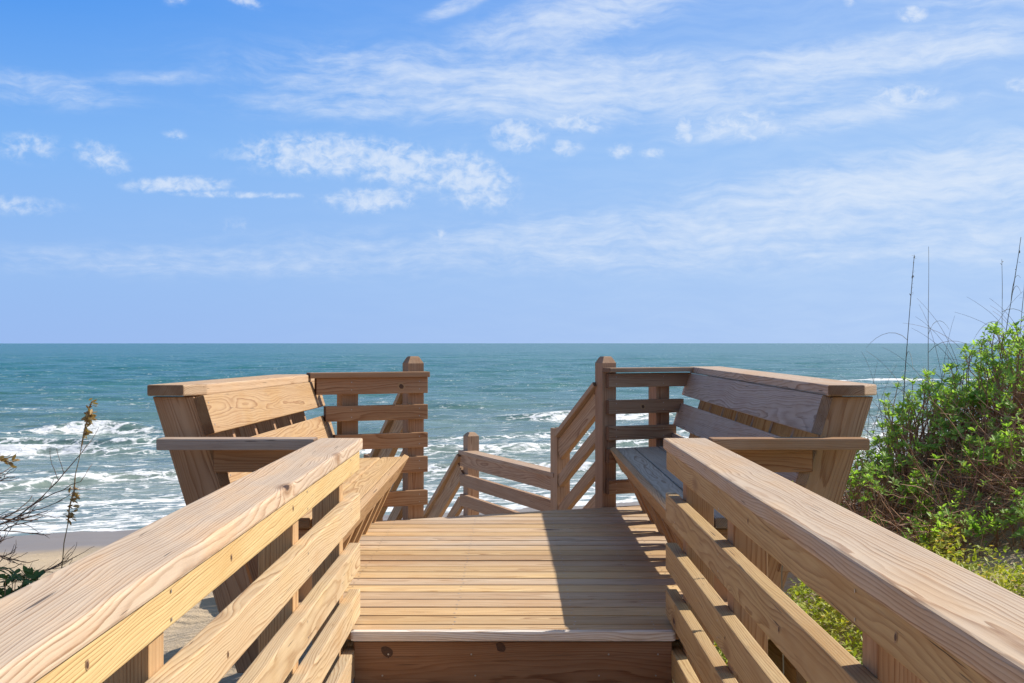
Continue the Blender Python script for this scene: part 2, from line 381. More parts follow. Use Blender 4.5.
# swash zone: foam lace over shallow water
sw = np.exp(-(np.maximum(off-1, 0)/22.))*.50*sstep(-3, 1.2, off)
foam = np.maximum(foam, sw*(.55+.9*fbm(al*.10, wv*.35, 4, 7)))
foam = np.maximum(foam, .95*np.exp(-((off-1.6-1.2*np.sin(al*.2)-(fbm(al*.25, wv*0, 3, 8)-.5)*3)/.9)**2))
foam = np.maximum(foam, .62*np.exp(-((off-6.5-(fbm(al*.2, wv*0, 3, 18)-.5)*4)/1.4)**2))
foam = np.maximum(foam, .40*sstep(.52, .70, fbm(al*.06, wv*.17, 4, 33))*np.exp(-np.maximum(off-10, 0)/55))
tap = sstep(-3, 10, off); z = z*tap-.04*(1-tap)
shal = np.exp(-np.maximum(off, 0)/60.)
z = z-6-RR**2/(2*6371000)
V = np.stack([X, Y, z], -1).reshape(-1, 3); a, b = X.shape; I = np.arange(a*b).reshape(a, b)
F = np.stack([I[:-1, :-1], I[:-1, 1:], I[1:, 1:], I[1:, :-1]], -1).reshape(-1, 4)[:, ::-1]
m, T, p = newmat('sea_water')
fo = T.node('ShaderNodeAttribute', attribute_name='foam').outputs['Fac']; sh = T.node('ShaderNodeAttribute', attribute_name='shallow').outputs['Fac']
g = T.node('ShaderNodeNewGeometry'); P = g.outputs['Position']
rot = T.node('ShaderNodeVectorRotate', rotation_type='Z_AXIS'); rot.inputs['Angle'].default_value = -math.atan2(-NS[0], NS[1]); T.put(rot.inputs['Vector'], P)
Q = rot.outputs[0]
dist = T.vm('LENGTH', P, out=1)
c1 = T.noise(T.vm('MULTIPLY', Q, (.35, 1.0, 1)), 2.6, 6, .62, .3)         # small chop
c2 = T.noise(T.vm('MULTIPLY', Q, (.35, 1.0, 1)), .32, 5, .6, .3)
c3 = T.noise(T.vm('MULTIPLY', Q, (.3, 1.0, 1)), .045, 4, .6, .2)
c4 = T.noise(T.vm('MULTIPLY', Q, (.25, 1.0, 1)), .010, 4, .6, .2)
fx = T.noise(T.vm('MULTIPLY', Q, (.55, 1, 1)), 1.9, 8, .68, .8); fy = T.noise(T.vm('MULTIPLY', Q, (.45, 1, 1)), .55, 6, .62, 1.2)
vor = T.node('ShaderNodeTexVoronoi', feature='DISTANCE_TO_EDGE'); vor.inputs['Scale'].default_value = 1.1
wq = T.vm('ADD', T.vm('MULTIPLY', Q, (.5, 1, 1)), T.vm('SCALE', T.noise(Q, 1.3, 4, .6))); wq.node.inputs[1].links[0].from_node.inputs['Scale'].default_value = 1.2
T.put(vor.inputs['Vector'], wq)
lace = T.mr(vor.outputs['Distance'], .0, .16, .16, 0)
fn = T.m('ADD', T.m('MULTIPLY', fx, .5), T.m('ADD', T.m('MULTIPLY', fy, .5), lace))
fm = T.m('POWER', T.mr(T.m('ADD', fo, T.m('MULTIPLY', T.m('SUBTRACT', fn, .5), 3.0)), .46, 1.05), 1.15)
# scattered whitecaps offshore
wc = T.m('MULTIPLY', T.mr(T.noise(T.vm('MULTIPLY', Q, (.4, 1.3, 1)), .22, 6, .6, .4), .70, .76), T.mr(dist, 70, 160))
wc = T.m('MULTIPLY', wc, T.mr(dist, 900, 2600, 1, .0))
fm = T.m('MAXIMUM', fm, T.m('MULTIPLY', wc, .85))
deep = T.mix(T.mr(c3, .3, .7), (.015, .120, .104), (.040, .180, .146))
deep = T.mix(T.mr(c4, .35, .65, 0, .55), deep, (.014, .145, .128))
col = T.mix(T.m('MULTIPLY', sh, 1.25, clamp=True), deep, (.25, .30, .255))
col = T.mix(T.mr(T.m('ADD', T.m('MULTIPLY', c2, .6), T.m('MULTIPLY', c1, .4)), .38, .62, 0, .6), col, T.mix(sh, (.012, .085, .10), (.10, .16, .15)))
col = T.mix(fm, col, (.80, .81, .81))
T.put(p.inputs['Base Color'], col); T.put(p.inputs['Roughness'], T.mr(fm, 0, 1, .22, .9)); p.inputs['IOR'].default_value = 1.333
T.put(p.inputs['Specular IOR Level'], T.mr(fm, 0, 1, .26, .1))
hb = T.m('ADD', T.m('MULTIPLY', c1, .16), T.m('MULTIPLY', c2, .9))
nb = T.bump(hb, .9, .9); nb = T.bump(c3, .9, 3.5, nb)
T.put(p.inputs['Normal'], T.bump(T.m('MULTIPLY', fm, fx), .4, .12, nb))
tag(mesh_obj('sea', V, F, [m], smooth=True, attrs={'foam': ('FLOAT', foam.ravel()), 'shallow': ('FLOAT', shal.ravel())}), 'teal ocean with white surf near the beach', 'sea', kind='structure')

# ------------------------------------------------------------ deck
DZ = -.95; WZ = -1.13; YN = 4.26; YE = 4.45
def Fy(x): return 7.22+.46*x
E = Vector((.9085, .418, 0)); U = Vector((-.418, .9085, 0)); UP = Vector((0, 0, 1))
deck = empty('deck', (0, 5.6, DZ), 'raised wooden deck floor of lengthwise laid yellow pine boards between the two benches', 'deck')
pl = MB(); y = YN+.033; k = 0
while y < 7.72:
    y1 = y+(.0710 if k == 0 else .1250)
    # clip by y <= Fy(x)
    poly = []
    quad = [(-1.0, y), (1.02, y), (1.02, y1), (-1.0, y1)]
    fn_ = lambda q: Fy(q[0])-.01-q[1]
    for i in range(4):
        A, B = quad[i], quad[(i+1) % 4]; fa, fb = fn_(A), fn_(B)
        if fa >= 0: poly.append(A)
        if (fa >= 0) != (fb >= 0):
            t = fa/(fa-fb); poly.append((A[0]+(B[0]-A[0])*t, A[1]+(B[1]-A[1])*t))
    if len(poly) >= 3 and max(q[0] for q in poly)-min(q[0] for q in poly) > .06:
        dz = rng.uniform(-.0012, .0012); cc = rng.choice([DECK, (.62, .43, .22), (.68, .51, .33), (.60, .44, .28), (.70, .50, .25), (.54, .375, .215)])
        cy = (y+y1)/2
        pl.prism([(a, b-cy) for a, b in poly], .034, Matrix.Translation((0, cy, DZ+dz)), cc, rng.uniform(.0, .6), .003)
        for jx in (-.62, -.2, .21, .47, .62, .9):
            for jy in (-.035, .035):
                if Fy(jx)-.03 > cy+jy: pl.nail((jx+rng.uniform(-.006, .006), cy+jy, DZ+dz), (0, 0, 1), .0035)
    y += .0863 if k == 0 else .1408
    k += 1
pl.build('floor_boards', deck)
ns = MB()
M = Matrix.Translation((0, YN, DZ+.002))
ns.prism([(-.535, -.006), (.535, -.006), (.535, .030), (-.535, .030)], .036, M, (.86, .82, .75), .0, .013); ns.build('nosing', deck)
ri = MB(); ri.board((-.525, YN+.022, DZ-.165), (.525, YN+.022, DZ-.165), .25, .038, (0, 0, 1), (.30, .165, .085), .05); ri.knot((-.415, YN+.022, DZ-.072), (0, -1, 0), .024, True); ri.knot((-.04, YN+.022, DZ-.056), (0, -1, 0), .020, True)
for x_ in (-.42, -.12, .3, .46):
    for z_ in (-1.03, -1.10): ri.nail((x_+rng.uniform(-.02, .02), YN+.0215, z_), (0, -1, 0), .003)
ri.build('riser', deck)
for x_ in (-.62, -.2, .2, .62, .98):
    j = MB(); j.board((x_, 4.33, DZ-.14), (x_, Fy(x_)-.06, DZ-.14), .18, .038, UP, BRN, .2); j.build('joist', deck)
for x_, y_ in ((-.80, 4.6), (.80, 4.6), (-.8, 6.6), (.8, 7.3)):
    j = MB(); j.board((x_-.045, y_, -2.6), (x_-.045, y_, DZ-.24), .089, .089, (0, 1, 0), BRN, .3); j.build('post', deck)
# lower walkway in front of the step
walk = empty('walkway', (0, 2, WZ), 'lower wooden walkway floor in front of the step, between the two ramp railings', 'walkway')
pl = MB(); y = YN-.0+.0
while y > -1.2:
    pl.board((-.60, y-.07, WZ), (.60, y-.07, WZ), .137, .034, (0, 1, 0), DECK, .3, .0035); y -= .1408
pl.build('floor_boards', walk)
for x_ in (-.48, .48):
    j = MB(); j.board((x_, -1.1, WZ-.11), (x_, 4.2, WZ-.11), .14, .038, UP, BRN, .2); j.build('joist', walk)

# ------------------------------------------------------------ ramp railings
def ramp_rail(s, label, capc, sidec, slatc, cw, sw):
    t = empty('railing', (s*.56, 2.0, WZ), label, 'railing', 'railings beside the walkway')
    Y0 = -1.0
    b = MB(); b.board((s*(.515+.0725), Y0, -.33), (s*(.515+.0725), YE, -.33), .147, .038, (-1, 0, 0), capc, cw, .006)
    b.build('handrail', t)
    tops = [-.371, -.517, -.688, -.846, -1.017]
    for i, zt in enumerate(tops):
        b = MB(); hgt = .066 if i == 0 else .089
        xi = s*(.5245 if i == 0 else .522)
        # face towards the walkway is the outer face
        p0, p1 = Vector((xi, Y0, zt-hgt/2)), Vector((xi, YE-(.003 if i else .004), zt-hgt/2))
        Xd = (p1-p0).normalized(); nrm = Vector((-s, 0, 0)); wd = nrm.cross(Xd)
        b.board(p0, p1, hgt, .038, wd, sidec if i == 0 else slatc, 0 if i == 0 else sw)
        for yy in (4.20, 3.31, 2.00):
            for q in (-.022, .022): b.nail((xi, yy+rng.uniform(-.01, .01), zt-hgt/2+q), nrm, .0035)
        for (ks, ki, ky, kz) in ((-1, 0, 1.60, -.398), (-1, 0, 2.42, -.402), (-1, 0, 3.1, -.398), (-1, 1, 2.38, -.573), (-1, 2, 2.75, -.74), (1, 0, 1.78, -.405), (1, 1, 2.55, -.565), (1, 0, 2.9, -.40), (1, 2, 3.2, -.73)):
            if ks == s and ki == i: b.knot((xi, ky, kz), nrm, rng.uniform(.0045, .0065))
        b.build('rail', t)
    for yy in (4.20, 3.31, 2.00, .6, -.8):
        b = MB(); gz = -2.1
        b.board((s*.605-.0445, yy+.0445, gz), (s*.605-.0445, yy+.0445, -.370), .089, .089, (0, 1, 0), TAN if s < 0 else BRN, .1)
        b.build('post', t)
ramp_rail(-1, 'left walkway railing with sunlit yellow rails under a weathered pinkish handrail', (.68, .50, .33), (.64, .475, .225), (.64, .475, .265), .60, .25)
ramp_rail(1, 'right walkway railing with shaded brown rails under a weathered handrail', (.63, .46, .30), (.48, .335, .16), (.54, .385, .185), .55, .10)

# ------------------------------------------------------------ benches
TL = math.tan(R(17))
def xin(z): return 1.107-TL*(-.19-z)
def bench(s, label, seatc, backc, capc, w1, w2):
    t = empty('bench', (s*.8, 5.6, DZ), label, 'bench', 'built-in benches on the deck')
    def fwall(x): return Fy(s*x)-.045
    def fback(x): return Fy(s*x)+(.20 if s < 0 else .02)
    def P(x, y, z): return Vector((s*x, y, z))
    def prism_flat(b, pts, z, th, c, wv, tilt=0.):      # outline in (x,y) world magnitudes, grain along Y
        poly = [(q[1], -(s*q[0])) for q in pts]
        if s > 0: poly = poly[::-1]
        M = Matrix(((0, -1, 0, 0), (1, 0, 0, 0), (tilt, 0, 1, z-tilt*4.5), (0, 0, 0, 1)))
        b.prism(poly, th, M, c, wv, .006)
    # seat
    b = MB(); y0 = 4.50
    for xa, xb in ((.590, .695), (.701, .841), (.847, .935)):
        prism_flat(b, [(xa, y0), (xb, y0), (xb, fwall(xb)), (xa, fwall(xa))], -.61, .038, seatc, w1)
    b.build('seat', t)
    # front board under the seat, leaning
    b = MB(); lean = Vector((s*.47, 0, -.88)).normalized()
    pA, pB = P(.552, y0+.004, -.6125), P(.552, fwall(.552)-.0, -.6125); c0 = lean*.068
    Xd = (pB-pA).normalized(); out = Vector((-s*.88, 0, -.47)).normalized(); wd = out.cross(Xd)
    b.board(pA+c0, pB+c0, .136, .030, wd, backc if s < 0 else TAN, .1); b.build('seat_front', t)
    # legs and back supports
    ys = [4.505+.407*k for k in range(9) if 4.505+.407*k < fwall(.9)-.06]
    for yy in ys:
        b = MB()   # leaning front leg
        a0, a1 = P(.665, yy+.26, -.652), P(.80, yy+.26, DZ+.001)
        if yy+.34 < fwall(.62): 
            b.board(a0, a1, .137, .075, (1, 0, 0), TAN if s < 0 else BRN, .1); b.build('leg', t)
        b = MB()   # 2x6 back support, broad face to the camera
        dz_ = 1.0 if yy < 4.6 else .85
        zt = -.191-(.0105*(yy-4.5) if s < 0 else 0); zb = -.80 if (s > 0 and yy < 4.6) else -1.15
        M = Matrix(((0, s, 0, 0), (0, 0, s, yy+(.038 if s > 0 else 0)), (1, 0, 0, 0), (0, 0, 0, 1)))
        b.prism([(zb, xin(zb)), (zb, xin(zb)+.143), (zt, xin(zt)+.143), (zt, xin(zt))][::1], .038, M, BRN if s < 0 else (.38, .235, .125), .15, .004, TL)
        b.build('support', t)
        b = MB()   # seat bearer
        b.board(P(.62, yy+.045, -.70), P(xin(-.70)-.002, yy+.045, -.70), .085, .038, (0, 0, s), BRN, .1); b.build('bearer', t)
    # back boards
    ld = Vector((s*TL, 0, 1)).normalized(); inn = Vector((-s, 0, TL)).normalized()
    for i, (zt, hh) in enumerate(((-.196, .137), (-.372, .137), (-.545, .085))):
        b = MB(); xa = xin(zt)
        pT = P(xa, 0, zt)+inn*.0385; cen = pT-ld*(hh/2)
        yA, yB = 4.487, fback(abs(cen.x)) 
        pa = Vector((cen.x, yA, cen.z)); pb = Vector((cen.x-s*.028, yB, cen.z-(.026 if s < 0 else 0))); Xd = (pb-pa).normalized(); wd = inn.cross(Xd)
        b.board(pa, pb, hh, .038, wd, backc, w2)
        for yy in ys:
            for q in (-.04, .04):
                if hh > .1: b.nail(Vector((cen.x, yy+.015, cen.z))+ld*q, inn, .0035)
        b.build('backrest_board', t)
    # cap
    b = MB()
    if s < 0: pts = [(1.072, 4.56), (1.13, 4.455), (1.255, 4.455), (1.255, fback(1.22)+.0), (1.045, fback(1.02)+.03)]
    else: pts = [(1.080, 4.455), (1.205, 4.455), (1.265, 4.52), (1.245, fback(1.24)), (1.053, fback(1.053)+.02)]
    prism_flat(b, pts, -.149, .038, capc, w1, -.0105 if s < 0 else 0.); b.build('backrest_cap', t)
    # armrest with board under it
    b = MB(); b.board(P(.666, 4.395, -.326), P(1.195, 4.395, -.326), .089, .038, (0, s, 0), (.40, .30, .23) if s < 0 else BRN, .35, .005); b.build('armrest', t)
    b = MB(); p0, p1 = P(.67, 4.462, -.41), P(1.03, 4.462, -.41); b.board(p0, p1, .078, .038, (0, 0, 1), BRN, 0) if s > 0 else b.board(p1, p0, .078, .038, (0, 0, 1), BRN, 0)
    b.build('armrest_bracket', t)
    return t
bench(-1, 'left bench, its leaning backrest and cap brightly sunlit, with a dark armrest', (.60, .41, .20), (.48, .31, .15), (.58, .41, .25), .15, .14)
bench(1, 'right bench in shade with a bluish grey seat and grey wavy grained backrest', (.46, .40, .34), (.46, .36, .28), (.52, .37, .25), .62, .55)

# ------------------------------------------------------------ end railings
def pyramid_post(x, y, z0, z1, shoulder, rot, c, parent, wv=.2):
    b = MB(); c_, s_ = math.cos(rot), math.sin(rot)
    bm = bmesh.new(); h = .0445; rows = [(z0, 1), (z1-shoulder*.75, 1), (z1-.006, .62), (z1, .48)]; vs = []
    base = len(b.v); t = vary(c); ox = rng.uniform(0, 30)
    for zz, k in rows:
        for a, d in ((-h, -h), (h, -h), (h, h), (-h, h)):
            a2, d2 = a*k, d*k; b.v.append(Vector((x+a2*c_-d2*s_, y+a2*s_+d2*c_, zz))); b.bc.append((zz+ox, a2+.02, d2+.06)); b.t.append(t); b.w.append(wv)
    for i in range(3):
        for q in range(4): r = (q+1) % 4; b.f.append([i*4+q, i*4+r, i*4+4+r, i*4+4+q]); b.mi.append(0)
    b.f.append([12, 13, 14, 15]); b.mi.append(0)
    bm.free(); return b.build('post', parent)
ROT = R(24.7)
PT = [(-.336, .080), (-.486, .080), (-.614, .085), (-.795, .080)]
def end_panel(s, label, xi, c):
    """xi = end at the stair opening; the other end meets the bench back"""
    t = empty('end_railing', (s*.75, Fy(s*.75), DZ), label, 'railing', 'railings across the seaward end of the deck')
    Ns = -U
    def span(z, W, add=0):
        xo = s*(xin(z)-.075+add)
        a, b_ = (xo, xi) if s < 0 else (xi, xo)
        return Vector((a, Fy(a), z-W/2)), Vector((b_, Fy(b_), z-W/2))
    rows = [(-.183, .080) if s > 0 else (-.190, .086)]+PT
    for i, (zt, hh) in enumerate(rows):
        q = MB(); o = Ns*.04; aa, bb = span(zt, hh)
        q.board(aa+o, bb+o, hh, .038, Ns.cross((bb-aa).normalized()), c, .12)
        for xx in (xi+s*.045, s*.86):
            for zz in (-.02, .02): q.nail(Vector((xx, Fy(xx), zt-hh/2+zz))+o, Ns, .003)
        if s < 0 and i == 0: xx = -.61; q.knot(Vector((xx, Fy(xx), zt-hh/2-.005))+o, Ns, .017)
        if s > 0 and i == 1: xx = .735; q.knot(Vector((xx, Fy(xx), zt-hh/2))+o, Ns, .013)
        q.build('rail', t)
    aa, bb = span(-.150 if s > 0 else -.161, 0, .03)
    q = MB()
    if s < 0: q.board(aa+Ns*.037, bb+Ns*.037, .070, .0285, U, c, .1)
    else: q.board(aa+Ns*.047-E*.02, bb+Ns*.047, .089, .026, U, c, .35)
    q.build('handrail', t)
    return t
t = end_panel(-1, 'left end railing with horizontal brown rails and a pointed post at the stair opening', -.472, (.36, .21, .11))
def at(x, o=.0): return (x+U.x*o, Fy(x)+U.y*o)
px1, py1 = at(-.520, .047); pyramid_post(px1, py1, -2.2, -.08, .05, ROT, (.38, .225, .12), t)
px1, py1 = at(-.855, .047); pyramid_post(px1, py1, -2.2, -.182, .012, ROT, (.38, .225, .12), t)
t = end_panel(1, 'right end railing with horizontal brown rails and a pointed post at the stair opening', .53, (.34, .215, .13))
px1, py1 = at(.555, .047); pyramid_post(px1, py1, -2.2, -.086, .05, ROT, (.40, .24, .14), t)
px1, py1 = at(.88, .047); pyramid_post(px1, py1, -2.2, -.186, .012, ROT, (.40, .24, .14), t)

# ------------------------------------------------------------ stairs and their railings
LZ = -1.62                                   # landing level
stair = empty('stairs', (0, 8.2, LZ), 'wooden stairs and landing going down from the deck toward the beach', 'stairs')
def along(x, y, tt): return Vector((x+U.x*tt, y+U.y*tt, 0))
Lp = Vector((-.46, 7.01, 0)); Rp = Vector((.53, 7.46, 0))
b = MB()
for k in range(3):
    zz = DZ-.168*(k+1); o = U*(.02+.24*k)
    for q in range(2):
        oo = o+U*(.06+.125*q)
        b.board(Lp+oo+UP*zz+E*.02, Rp+oo+UP*zz-E*.02, .12, .036, -U if False else U, DECK, .3)
b.build('tread', stair)
b = MB()
for k in range(16):
    oo = U*(.80+.1408*k); b.board(Lp+oo+UP*LZ-E*.3, Rp+oo+UP*LZ-E*.0, .137, .036, U, DECK, .3)
b.build('landing_floor', stair)
for P_ in (Lp+E*.0, Rp-E*.038):
    b = MB(); b.board(P_+U*.05+UP*(DZ-.22), P_+U*.80+UP*(DZ-.72), .26, .038, UP, BRN, .2); b.build('stringer', stair)
b = MB(); D2 = Vector((-.545, .838, 0))
N0 = Vector((-.37, 9.62, 0))
for k in range(9):
    o = D2*(.12+.26*k); b.board(N0+o+UP*(LZ-.17*(k+1))-Vector((.838, .545, 0))*1.0, N0+o+UP*(LZ-.17*(k+1))-Vector((.838, .545, 0))*.05, .25, .036, D2, DECK, .3)
b.build('tread', stair)
# right flight railing
def slope_rail(t, A, B, items, side, c, wv=.1):
    """items: (offset of the top below the line, height); side = unit vector towards the stairs"""
    for i, (o, hh) in enumerate(items):
        if hh == 0:
            q = MB(); d = (B-A).normalized(); q.board(A+side*-.0+UP*(-o), B+UP*(-o), .10, .03, side if d.cross(side).z > 0 else -side, c, .3); q.build('handrail', t); continue
        q = MB(); d = (B-A).normalized(); a_ = A+UP*(-o-hh/2)+side*.02; b_ = B+UP*(-o-hh/2)+side*.02
        q.board(a_, b_, hh*.76, .036, side.cross(d), c, wv); q.build('rail', t)
t = empty('stair_railing', (.45, 7.7, DZ-.3), 'short sloping stair railing right of the stair opening, going down to a square low post', 'railing', 'railings along the beach stairs')
A = Vector((.505, 7.55, -.235)); B = Vector((.292, 7.95, -.560)); B2 = B
slope_rail(t, A, B, [(0, 0), (.035, .15), (.25, .095), (.44, .095), (.63, .095)], -E, (.52, .36, .22))
pyramid_post(.290, 7.995, -2.6, -.528, .006, ROT, (.50, .34, .21), t)
t = empty('landing_railing', (-.1, 8.8, LZ), 'level landing railing beyond the deck edge, ending at a pointed post', 'railing', 'railings along the beach stairs')
A = Vector((.27, 7.98, -.806)); B = Vector((-.385, 9.66, -.806)); d = (B-A).normalized(); side = Vector((-d.y, d.x, 0))   # towards the camera's left
q = MB(); q.board(A-side*.03, B-side*.03, .11, .03, side, (.50, .35, .23), .35); q.build('handrail', t)
for zt, hh in ((-.837, .088), (-.98, .089), (-1.13, .089), (-1.29, .089)):
    q = MB(); q.board(A+UP*(zt-hh/2+.806)+side*.012, B+UP*(zt-hh/2+.806)+side*.012, hh, .036, side.cross(d), (.48, .32, .2), .1); q.build('rail', t)
pyramid_post(-.385+.075, 9.63, -3.4, -.672, .035, ROT, (.48, .32, .2), t)
t = empty('stair_railing', (-.6, 10, LZ-.3), 'sloping railing running down and left from the pointed landing post', 'railing', 'railings along the beach stairs')
A = Vector((-.375, 9.66, -.83)); B = A+D2*1.7+UP*(-1.62)
slope_rail(t, A, B, [(0, 0), (.035, .16), (.30, .10)], Vector((-.838, -.545, 0)), (.55, .39, .24))
pyramid_post(B.x-.02, B.y+.1, -4.6, B.z-.02, .02, ROT, BRN, t)
t = empty('stair_railing', (-.8, 7.6, DZ-.3), 'steep stair railing seen through the rails behind the left pointed post', 'railing', 'railings along the beach stairs')
A = Vector((-.545, 7.08, -.20)); B = A+U*1.45+UP*(-1.12)
slope_rail(t, A, B, [(0, 0), (.035, .15), (.30, .10), (.52, .10)], E, (.56, .40, .24))
q = A+U*.60; pyramid_post(q.x-.03, q.y+.05, -2.6, -.66, .01, ROT, BRN, t)
q = A+U*1.45; pyramid_post(q.x-.03, q.y+.05, -3.0, -1.33, .01, ROT, BRN, t)

# ------------------------------------------------------------ vegetation
def leafmat(name, c, c2, trans=.35, rough=.5):
    m, T, p = newmat(name)
    a = T.node('ShaderNodeAttribute', attribute_name='hue').outputs['Fac']
    n = T.noise(T.node('ShaderNodeNewGeometry').outputs['Position'], 9, 3)
    col = T.mix(T.m('ADD', T.m('MULTIPLY', a, .8), T.m('MULTIPLY', T.m('SUBTRACT', n, .5), .6), clamp=True), c, c2)
    T.put(p.inputs['Base Color'], col); p.inputs['Roughness'].default_value = rough; p.inputs['Specular IOR Level'].default_value = .3
    tr = T.node('ShaderNodeBsdfTranslucent'); T.put(tr.inputs[0], T.mix(1, col, (1.3, 1.5, .5), 'MULTIPLY'))
    mx = T.node('ShaderNodeMixShader'); mx.inputs[0].default_value = trans
    out = [q for q in T.n if q.type == 'OUTPUT_MATERIAL'][0]
    T.l.new(p.outputs[0], mx.inputs[1]); T.l.new(tr.outputs[0], mx.inputs[2]); T.l.new(mx.outputs[0], out.inputs[0]); return m
LEAF = leafmat('shrub_leaf', (.22, .38, .07), (.52, .64, .22), .5)
COVER = leafmat('cover_leaf', (.28, .35, .045), (.60, .54, .11))
DARKLEAF = leafmat('dark_leaf', (.05, .11, .03), (.12, .21, .05), .2)
PETAL = leafmat('yellow_petal', (.75, .45, .02), (.8, .6, .05))
TWIG = leafmat('dry_stem', (.27, .13, .08), (.56, .36, .23), 0, .8)
GREYTWIG = leafmat('grey_stem', (.14, .085, .06), (.26, .17, .12), 0, .8)
STRAW = leafmat('straw', (.34, .24, .12), (.46, .32, .15), .15, .7)
SEED = leafmat('oat_seed', (.36, .22, .09), (.52, .36, .17), .2, .7)
STALK = leafmat('grey_green_stalk', (.15, .15, .13), (.24, .22, .16), 0, .8)

class Q:
    """triangle/quad soup with a hue value per vertex"""
    def __init__(s): s.v = []; s.f = []; s.h = []; s.m = []
    def leaf(s, p, d, n, L, W, hue, mi=0, curl=.25):
        d = d.normalized(); sd = d.cross(n)
        if sd.length < 1e-4: sd = d.orthogonal()
        sd.normalize(); up = sd.cross(d).normalized(); b = len(s.v)
        for a, wd, c in ((0, 0, 0), (.35, -.5, .06), (.35, .5, .06), (.72, -.42, -.02), (.72, .42, -.02), (1, 0, -.22), (.5, 0, -.04)):
            s.v.append(p+d*(a*L)+sd*(wd*W)+up*(c*curl*4*L*.5)); s.h.append(hue)
        for f in ((b, b+6, b+1), (b, b+2, b+6), (b+1, b+6, b+3), (b+6, b+2, b+4), (b+6, b+4, b+5), (b+6, b+5, b+3)): s.f.append(f); s.m.append(mi)
    def tube(s, pts, r0, r1, hue, mi=0, k=4):
        n = len(pts); b = len(s.v)
        for i, p in enumerate(pts):
            d = (pts[min(i+1, n-1)]-pts[max(i-1, 0)]).normalized(); a = d.orthogonal().normalized(); c = d.cross(a); r = r0+(r1-r0)*i/(n-1)
            for j in range(k): t = j*math.tau/k; s.v.append(p+(a*math.cos(t)+c*math.sin(t))*r); s.h.append(hue)
        for i in range(n-1):
            for j in range(k):
                q = (j+1) % k; s.f.append((b+i*k+j, b+i*k+q, b+(i+1)*k+q, b+(i+1)*k+j)); s.m.append(mi)
    def build(s, name, mats, parent=None):
        return mesh_obj(name, np.array([tuple(v) for v in s.v]), s.f, mats, parent, s.m, {'hue': ('FLOAT', np.clip(s.h, 0, 1))})
def rv(a=1.): return Vector((rng.gauss(0, a), rng.gauss(0, a), rng.gauss(0, a)))
def gz(x, y): return float(ground_z(np.array([x]), np.array([y]))[0])
def rosette(L, p, ax, n, size, h0):
    ax = ax.normalized(); h0 += rng.uniform(-.25, .3)
    for k in range(n):
        t = k*2.4+rng.uniform(-.3, .3); o = ax.orthogonal().normalized(); q = ax.cross(o)
        rad = o*math.cos(t)+q*math.sin(t); el_ = rng.uniform(.15, 1.1)
        d = rad+ax*el_; L.leaf(p-ax*(.03*rng.random()), d, ax, size*rng.uniform(.7, 1.15), size*rng.uniform(.30, .42), h0+rng.uniform(-.25, .25))
def shrub(x, y, rx, ry, hgt, n, label, tw=40, size=.049):
    z0 = gz(x, y); t = empty('shrub', (x, y, z0), label, 'shrub', 'green shrubs on the foredune')
    S = Q(); L = Q(); base = Vector((x, y, z0-.05))
    for k in range(n):
        a = rng.uniform(0, math.tau); q = math.sqrt(rng.random()); ex, ey = q*math.cos(a), q*math.sin(a)
        top = hgt*(1-.55*q*q)*rng.uniform(.55, 1.08)
        px, py = x+rx*ex, y+ry*ey; g_ = gz(px, py)
        tip = Vector((px, py, g_+top)); b0 = Vector((x+rx*ex*.45+rng.gauss(0, .05), y+ry*ey*.45+rng.gauss(0, .05), 0)); b0.z = gz(b0.x, b0.y)-.03
        mid = (b0+tip)/2+rv(.05)+Vector((0, 0, .04)); pts = [b0, b0.lerp(mid, .5)+rv(.02), mid, mid.lerp(tip, .5)+rv(.015), tip]
        S.tube(pts, .0055, .0022, rng.random(), 0, 4)
        ax = (tip-mid).normalized()+Vector((.15, 0, .7))
        rosette(L, tip, ax, rng.randint(7, 12), size*rng.uniform(.75, 1.15), .5)
        for _ in range(rng.randint(1, 3)):
            u = rng.uniform(.45, .95); p_ = mid.lerp(tip, u); br = p_+rv(.045)+Vector((0, 0, .03)); S.tube([p_, p_.lerp(br, .5)+rv(.006), br], .002, .0012, rng.random(), 0, 3)
            rosette(L, br, br-p_+Vector((0, 0, .05)), rng.randint(4, 8), size*rng.uniform(.6, .95), .4)
    for k in range(tw):
        a = rng.uniform(0, math.tau); q = math.sqrt(rng.random())*1.05; px, py = x+rx*q*math.cos(a), y+ry*q*math.sin(a)
        p0 = Vector((px, py, gz(px, py))); hh = hgt*(1-.55*q*q)*rng.uniform(.3, 1.0); dr = Vector((rng.gauss(0, .35), rng.gauss(0, .35), 1)).normalized()
        pts = [p0]; 
        for i in range(4): dr = (dr+rv(.28)).normalized(); pts.append(pts[-1]+dr*hh/4)
        S.tube(pts, .004, .0012, rng.random(), 0, 3)
    S.build('stem', [TWIG], t); L.build('foliage', [LEAF], t); return t
shrub(2.00, 7.35, .26, .40, .56, 54, 'low open shrub touching the right bench end, nearest the bench back', 60)
shrub(2.42, 7.80, .40, .45, .64, 120, 'leafy shrub on the dune crest just right of the bench cap', 100)
shrub(3.00, 7.8, .46, .50, .66, 140, 'dense bright green shrub at the right edge, reaching above the horizon', 120)
shrub(3.55, 8.5, .6, .6, .60, 95, 'tallest green shrub on the dune top behind the dense one, under the grass stalks', 60)
shrub(2.60, 7.05, .52, .38, .34, 75, 'sparse green sprigs on the brown dune face below the dense shrub', 130)
shrub(2.12, 6.5, .32, .25, .26, 28, 'small green sprigs above the yellow flowering ground cover', 50)
shrub(2.52, 6.35, .14, .2, .28, 12, 'small leafy sprig beside the bare grey sand at the right edge', 20)

